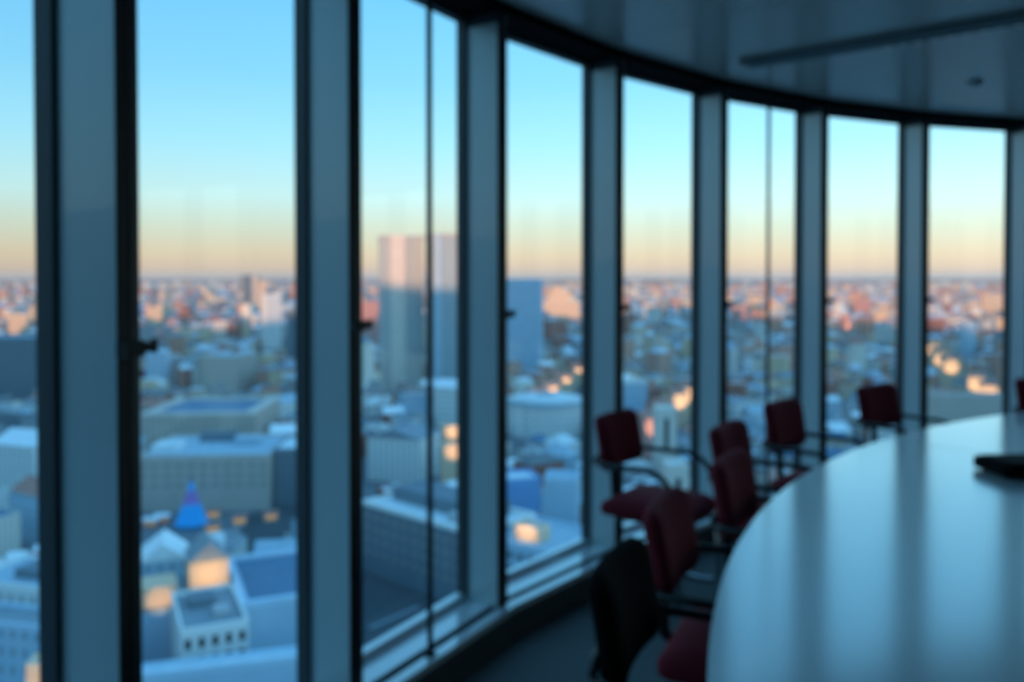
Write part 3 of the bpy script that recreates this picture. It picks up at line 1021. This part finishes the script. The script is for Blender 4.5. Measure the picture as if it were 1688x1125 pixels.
rows = []
R2 = random.Random(5)
NEAR_END = 520.0
Y = 150.0
while Y < NEAR_END:
    step = 8 + Y * .006
    half = Y * .64 + 14
    X = -half + R2.uniform(0, 15)
    while X < half:
        rows.append((X + R2.uniform(-2, 2), Y + R2.uniform(-4, 4)))
        X += R2.choice((6, 8, 10, 12))
    Y += step
used = {}
n_near = 0
LONG = []
PLACED = []
for X, Y in rows:
    kind = R2.choice(('flat', 'flat', 'gable', 'gable_y', 'hip', 'gable'))
    si = R2.randrange(4)
    mm = HM[kind, si]
    w, d, h = mm['size']
    sc = R2.uniform(.58, .92)
    rz = math.radians(R2.choice((-32, -28, 12, 15, 30, 34, 60)) + R2.uniform(-6, 6)) + .15 * math.sin(X * .02)
    wc = R2.choice(('white', 'cream', 'grey', 'brick', 'pale blue', 'beige', 'white', 'grey', 'slate'))
    rc = R2.choice(('slate', 'frosted', 'blue-grey', 'red-tiled', 'pale', 'slate', 'dark blue', 'dark grey'))
    if not free(X, Y, w * sc, d * sc, (h + 3) * sc):
        continue
    fx, fy = to_px((X, Y, GROUND + h))
    if fx < -25 or fx > 1715 or fy > 1190:
        continue
    rad = math.hypot(w, d) * .5 * sc
    if any((X - q[0]) ** 2 + (Y - q[1]) ** 2 < ((rad + q[2]) * 1.0) ** 2 for q in PLACED):
        continue
    PLACED.append((X, Y, rad))
    n_near += 1
    bay = sum(1 for q in POSTS[1:] if fx > q)
    bay = min(bay, 8)
    lk = {'flat': 'flat-roofed', 'gable': 'gabled', 'gable_y': 'gabled', 'hip': 'hip-roofed'}[kind]
    key = '%s %s house with %s roof %s' % (wc, lk, rc, BAY[bay])
    LONG.append((key, Y, X, rz, sc, mm, wc, rc))
by = {}
for it in LONG:
    by.setdefault(it[0], []).append(it)
NTH = ['nearest', 'second nearest', 'third nearest', 'fourth nearest', 'fifth nearest', 'sixth nearest']
for key, its in by.items():
    its.sort(key=lambda i: i[1])
    for n, (key, Y, X, rz, sc, mm, wc, rc) in enumerate(its):
        lab = key if len(its) == 1 else key + ', ' + NTH[min(n, 5)]
        t = thing('house', lab, 'house', (X, Y, GROUND), rz, 'houses crowding the near quarters')
        t.scale = (sc, sc, sc)
        for part in ('wall', 'roof', 'parapet', 'roof_box', 'chimney'):
            if part in mm:
                o = link(part, mm[part], t)
                colour(o, ROOFS[rc] if part == 'roof' else WALLS[wc] if part in ('wall', 'parapet') else WALLS['grey'])

# ------------------------------------------------------------------ the far quarters: thousands of roofs, one object
def far_city():
    rng = np.random.default_rng(3)
    V, Fc, Cl = [], [], []
    wl = [lin(*c)[:3] for c in ((214, 210, 200), (200, 180, 156), (190, 146, 130), (166, 112, 98), (196, 194, 190), (150, 150, 152), (214, 190, 160), (190, 140, 120))]
    rf = [lin(*c)[:3] for c in ((130, 142, 152), (212, 220, 224), (156, 176, 192), (172, 118, 104), (112, 120, 126), (184, 198, 208), (142, 122, 120))]

    def house(x, y, w, d, h, rz, rise):
        o = len(V)
        c, s = math.cos(rz), math.sin(rz)
        for sx, sy in ((-.5, -.5), (.5, -.5), (.5, .5), (-.5, .5)):
            V.append((x + sx * w * c - sy * d * s, y + sx * w * s + sy * d * c, GROUND))
        for sx, sy in ((-.5, -.5), (.5, -.5), (.5, .5), (-.5, .5)):
            V.append((x + sx * w * c - sy * d * s, y + sx * w * s + sy * d * c, GROUND + h))
        wcol = wl[rng.integers(len(wl))]
        rcol = rf[rng.integers(len(rf))]
        for i in range(4):
            j = (i + 1) % 4
            Fc.append((o + i, o + j, o + 4 + j, o + 4 + i))
            Cl.append(wcol)
        if rise > 0:
            V.append((x - .35 * w * c, y - .35 * w * s, GROUND + h + rise))
            V.append((x + .35 * w * c, y + .35 * w * s, GROUND + h + rise))
            for f in ((4, 5, 9, 8), (5, 6, 9), (6, 7, 8, 9), (7, 4, 8)):
                Fc.append(tuple(o + k for k in f))
                Cl.append(rcol)
        else:
            Fc.append((o + 4, o + 5, o + 6, o + 7))
            Cl.append(rcol)
    far_prom = [p for p in PROM if p[0] > 380]
    Y = NEAR_END + 24
    n = 0
    while Y < 9000:
        step = 15 + max(0, Y - 560) * .0085
        half = Y * .66 + 40
        X = -half + rng.uniform(0, step)
        while X < half:
            x, y = X + rng.uniform(-.3, .3) * step, Y + rng.uniform(-.35, .35) * step
            big = rng.random()
            h = rng.uniform(9, 20) if big < .93 else rng.uniform(22, 42)
            if Y > 4500 and big > .93:
                h = rng.uniform(22, 50)
            w, d = rng.uniform(.55, .95) * step, rng.uniform(.5, .8) * step
            ok = True
            if rng.random() < .06:
                ok = False
            elif y < 3200:
                xs, yt = to_px((x, y, GROUND + h))
                _, yb = to_px((x, y, GROUND))
                hw = w / 2 / y * F_PX
                for dep, bx, c, (pw, pd, prz) in far_prom:
                    rr = math.hypot(pw, pd) * .5 + math.hypot(w, d) * .5
                    if (x - c[0]) ** 2 + (y - c[1]) ** 2 < rr * rr:
                        ok = False
                        break
                    if y < dep and min(xs + hw, bx[2]) > max(xs - hw, bx[0]) and min(yb, bx[3]) - max(yt, bx[1]) > .35 * (yb - yt) and yb > bx[1] + 10 and yt < bx[3] - 6:
                        ok = False
                        break
            if ok:
                house(x, y, w, d, h, rng.choice((.2, .55, -.5, 1.0)) + rng.uniform(-.12, .12), 0 if rng.random() < .45 else rng.uniform(2, 5))
                n += 1
            X += step * rng.choice((.9, 1.0, 1.25))
        Y += step
    me = bpy.data.meshes.new('far_rooftops')
    me.from_pydata(V, [], Fc)
    at_ = me.attributes.new('tint', 'FLOAT_COLOR', 'FACE')
    at_.data.foreach_set('color', np.array([(*c, 1) for c in Cl], dtype=np.float32).ravel())
    m = bpy.data.materials.new('far_houses')
    m.use_nodes = True
    b = m.node_tree.nodes['Principled BSDF']
    b.inputs['Roughness'].default_value = .85
    an = m.node_tree.nodes.new('ShaderNodeAttribute')
    an.attribute_name = 'tint'
    m.node_tree.links.new(an.outputs['Color'], b.inputs['Base Color'])
    me.materials.append(m)
    o = link('far_rooftops', me)
    tag(o, 'countless small rooftops stretching to the horizon', 'rooftops', kind='stuff')
    print('houses near', n_near, 'far', n)


far_city()

# ------------------------------------------------------------------ thin evening haze over the city
hz = bpy.data.materials.new('evening_haze')
hz.use_nodes = True
hz.node_tree.nodes.clear()
vs = hz.node_tree.nodes.new('ShaderNodeVolumeScatter')
vs.inputs['Color'].default_value = (1, .74, .58, 1)
vs.inputs['Density'].default_value = 7.5e-5
vs.inputs['Anisotropy'].default_value = .2
ho = hz.node_tree.nodes.new('ShaderNodeOutputMaterial')
hz.node_tree.links.new(vs.outputs[0], ho.inputs['Volume'])
hb = MB().box(-9000, 9000, 60, 11500, GROUND - 20, GROUND + 126).build('haze', hz)
tag(hb, 'thin evening haze lying over the far city', 'haze', kind='stuff')
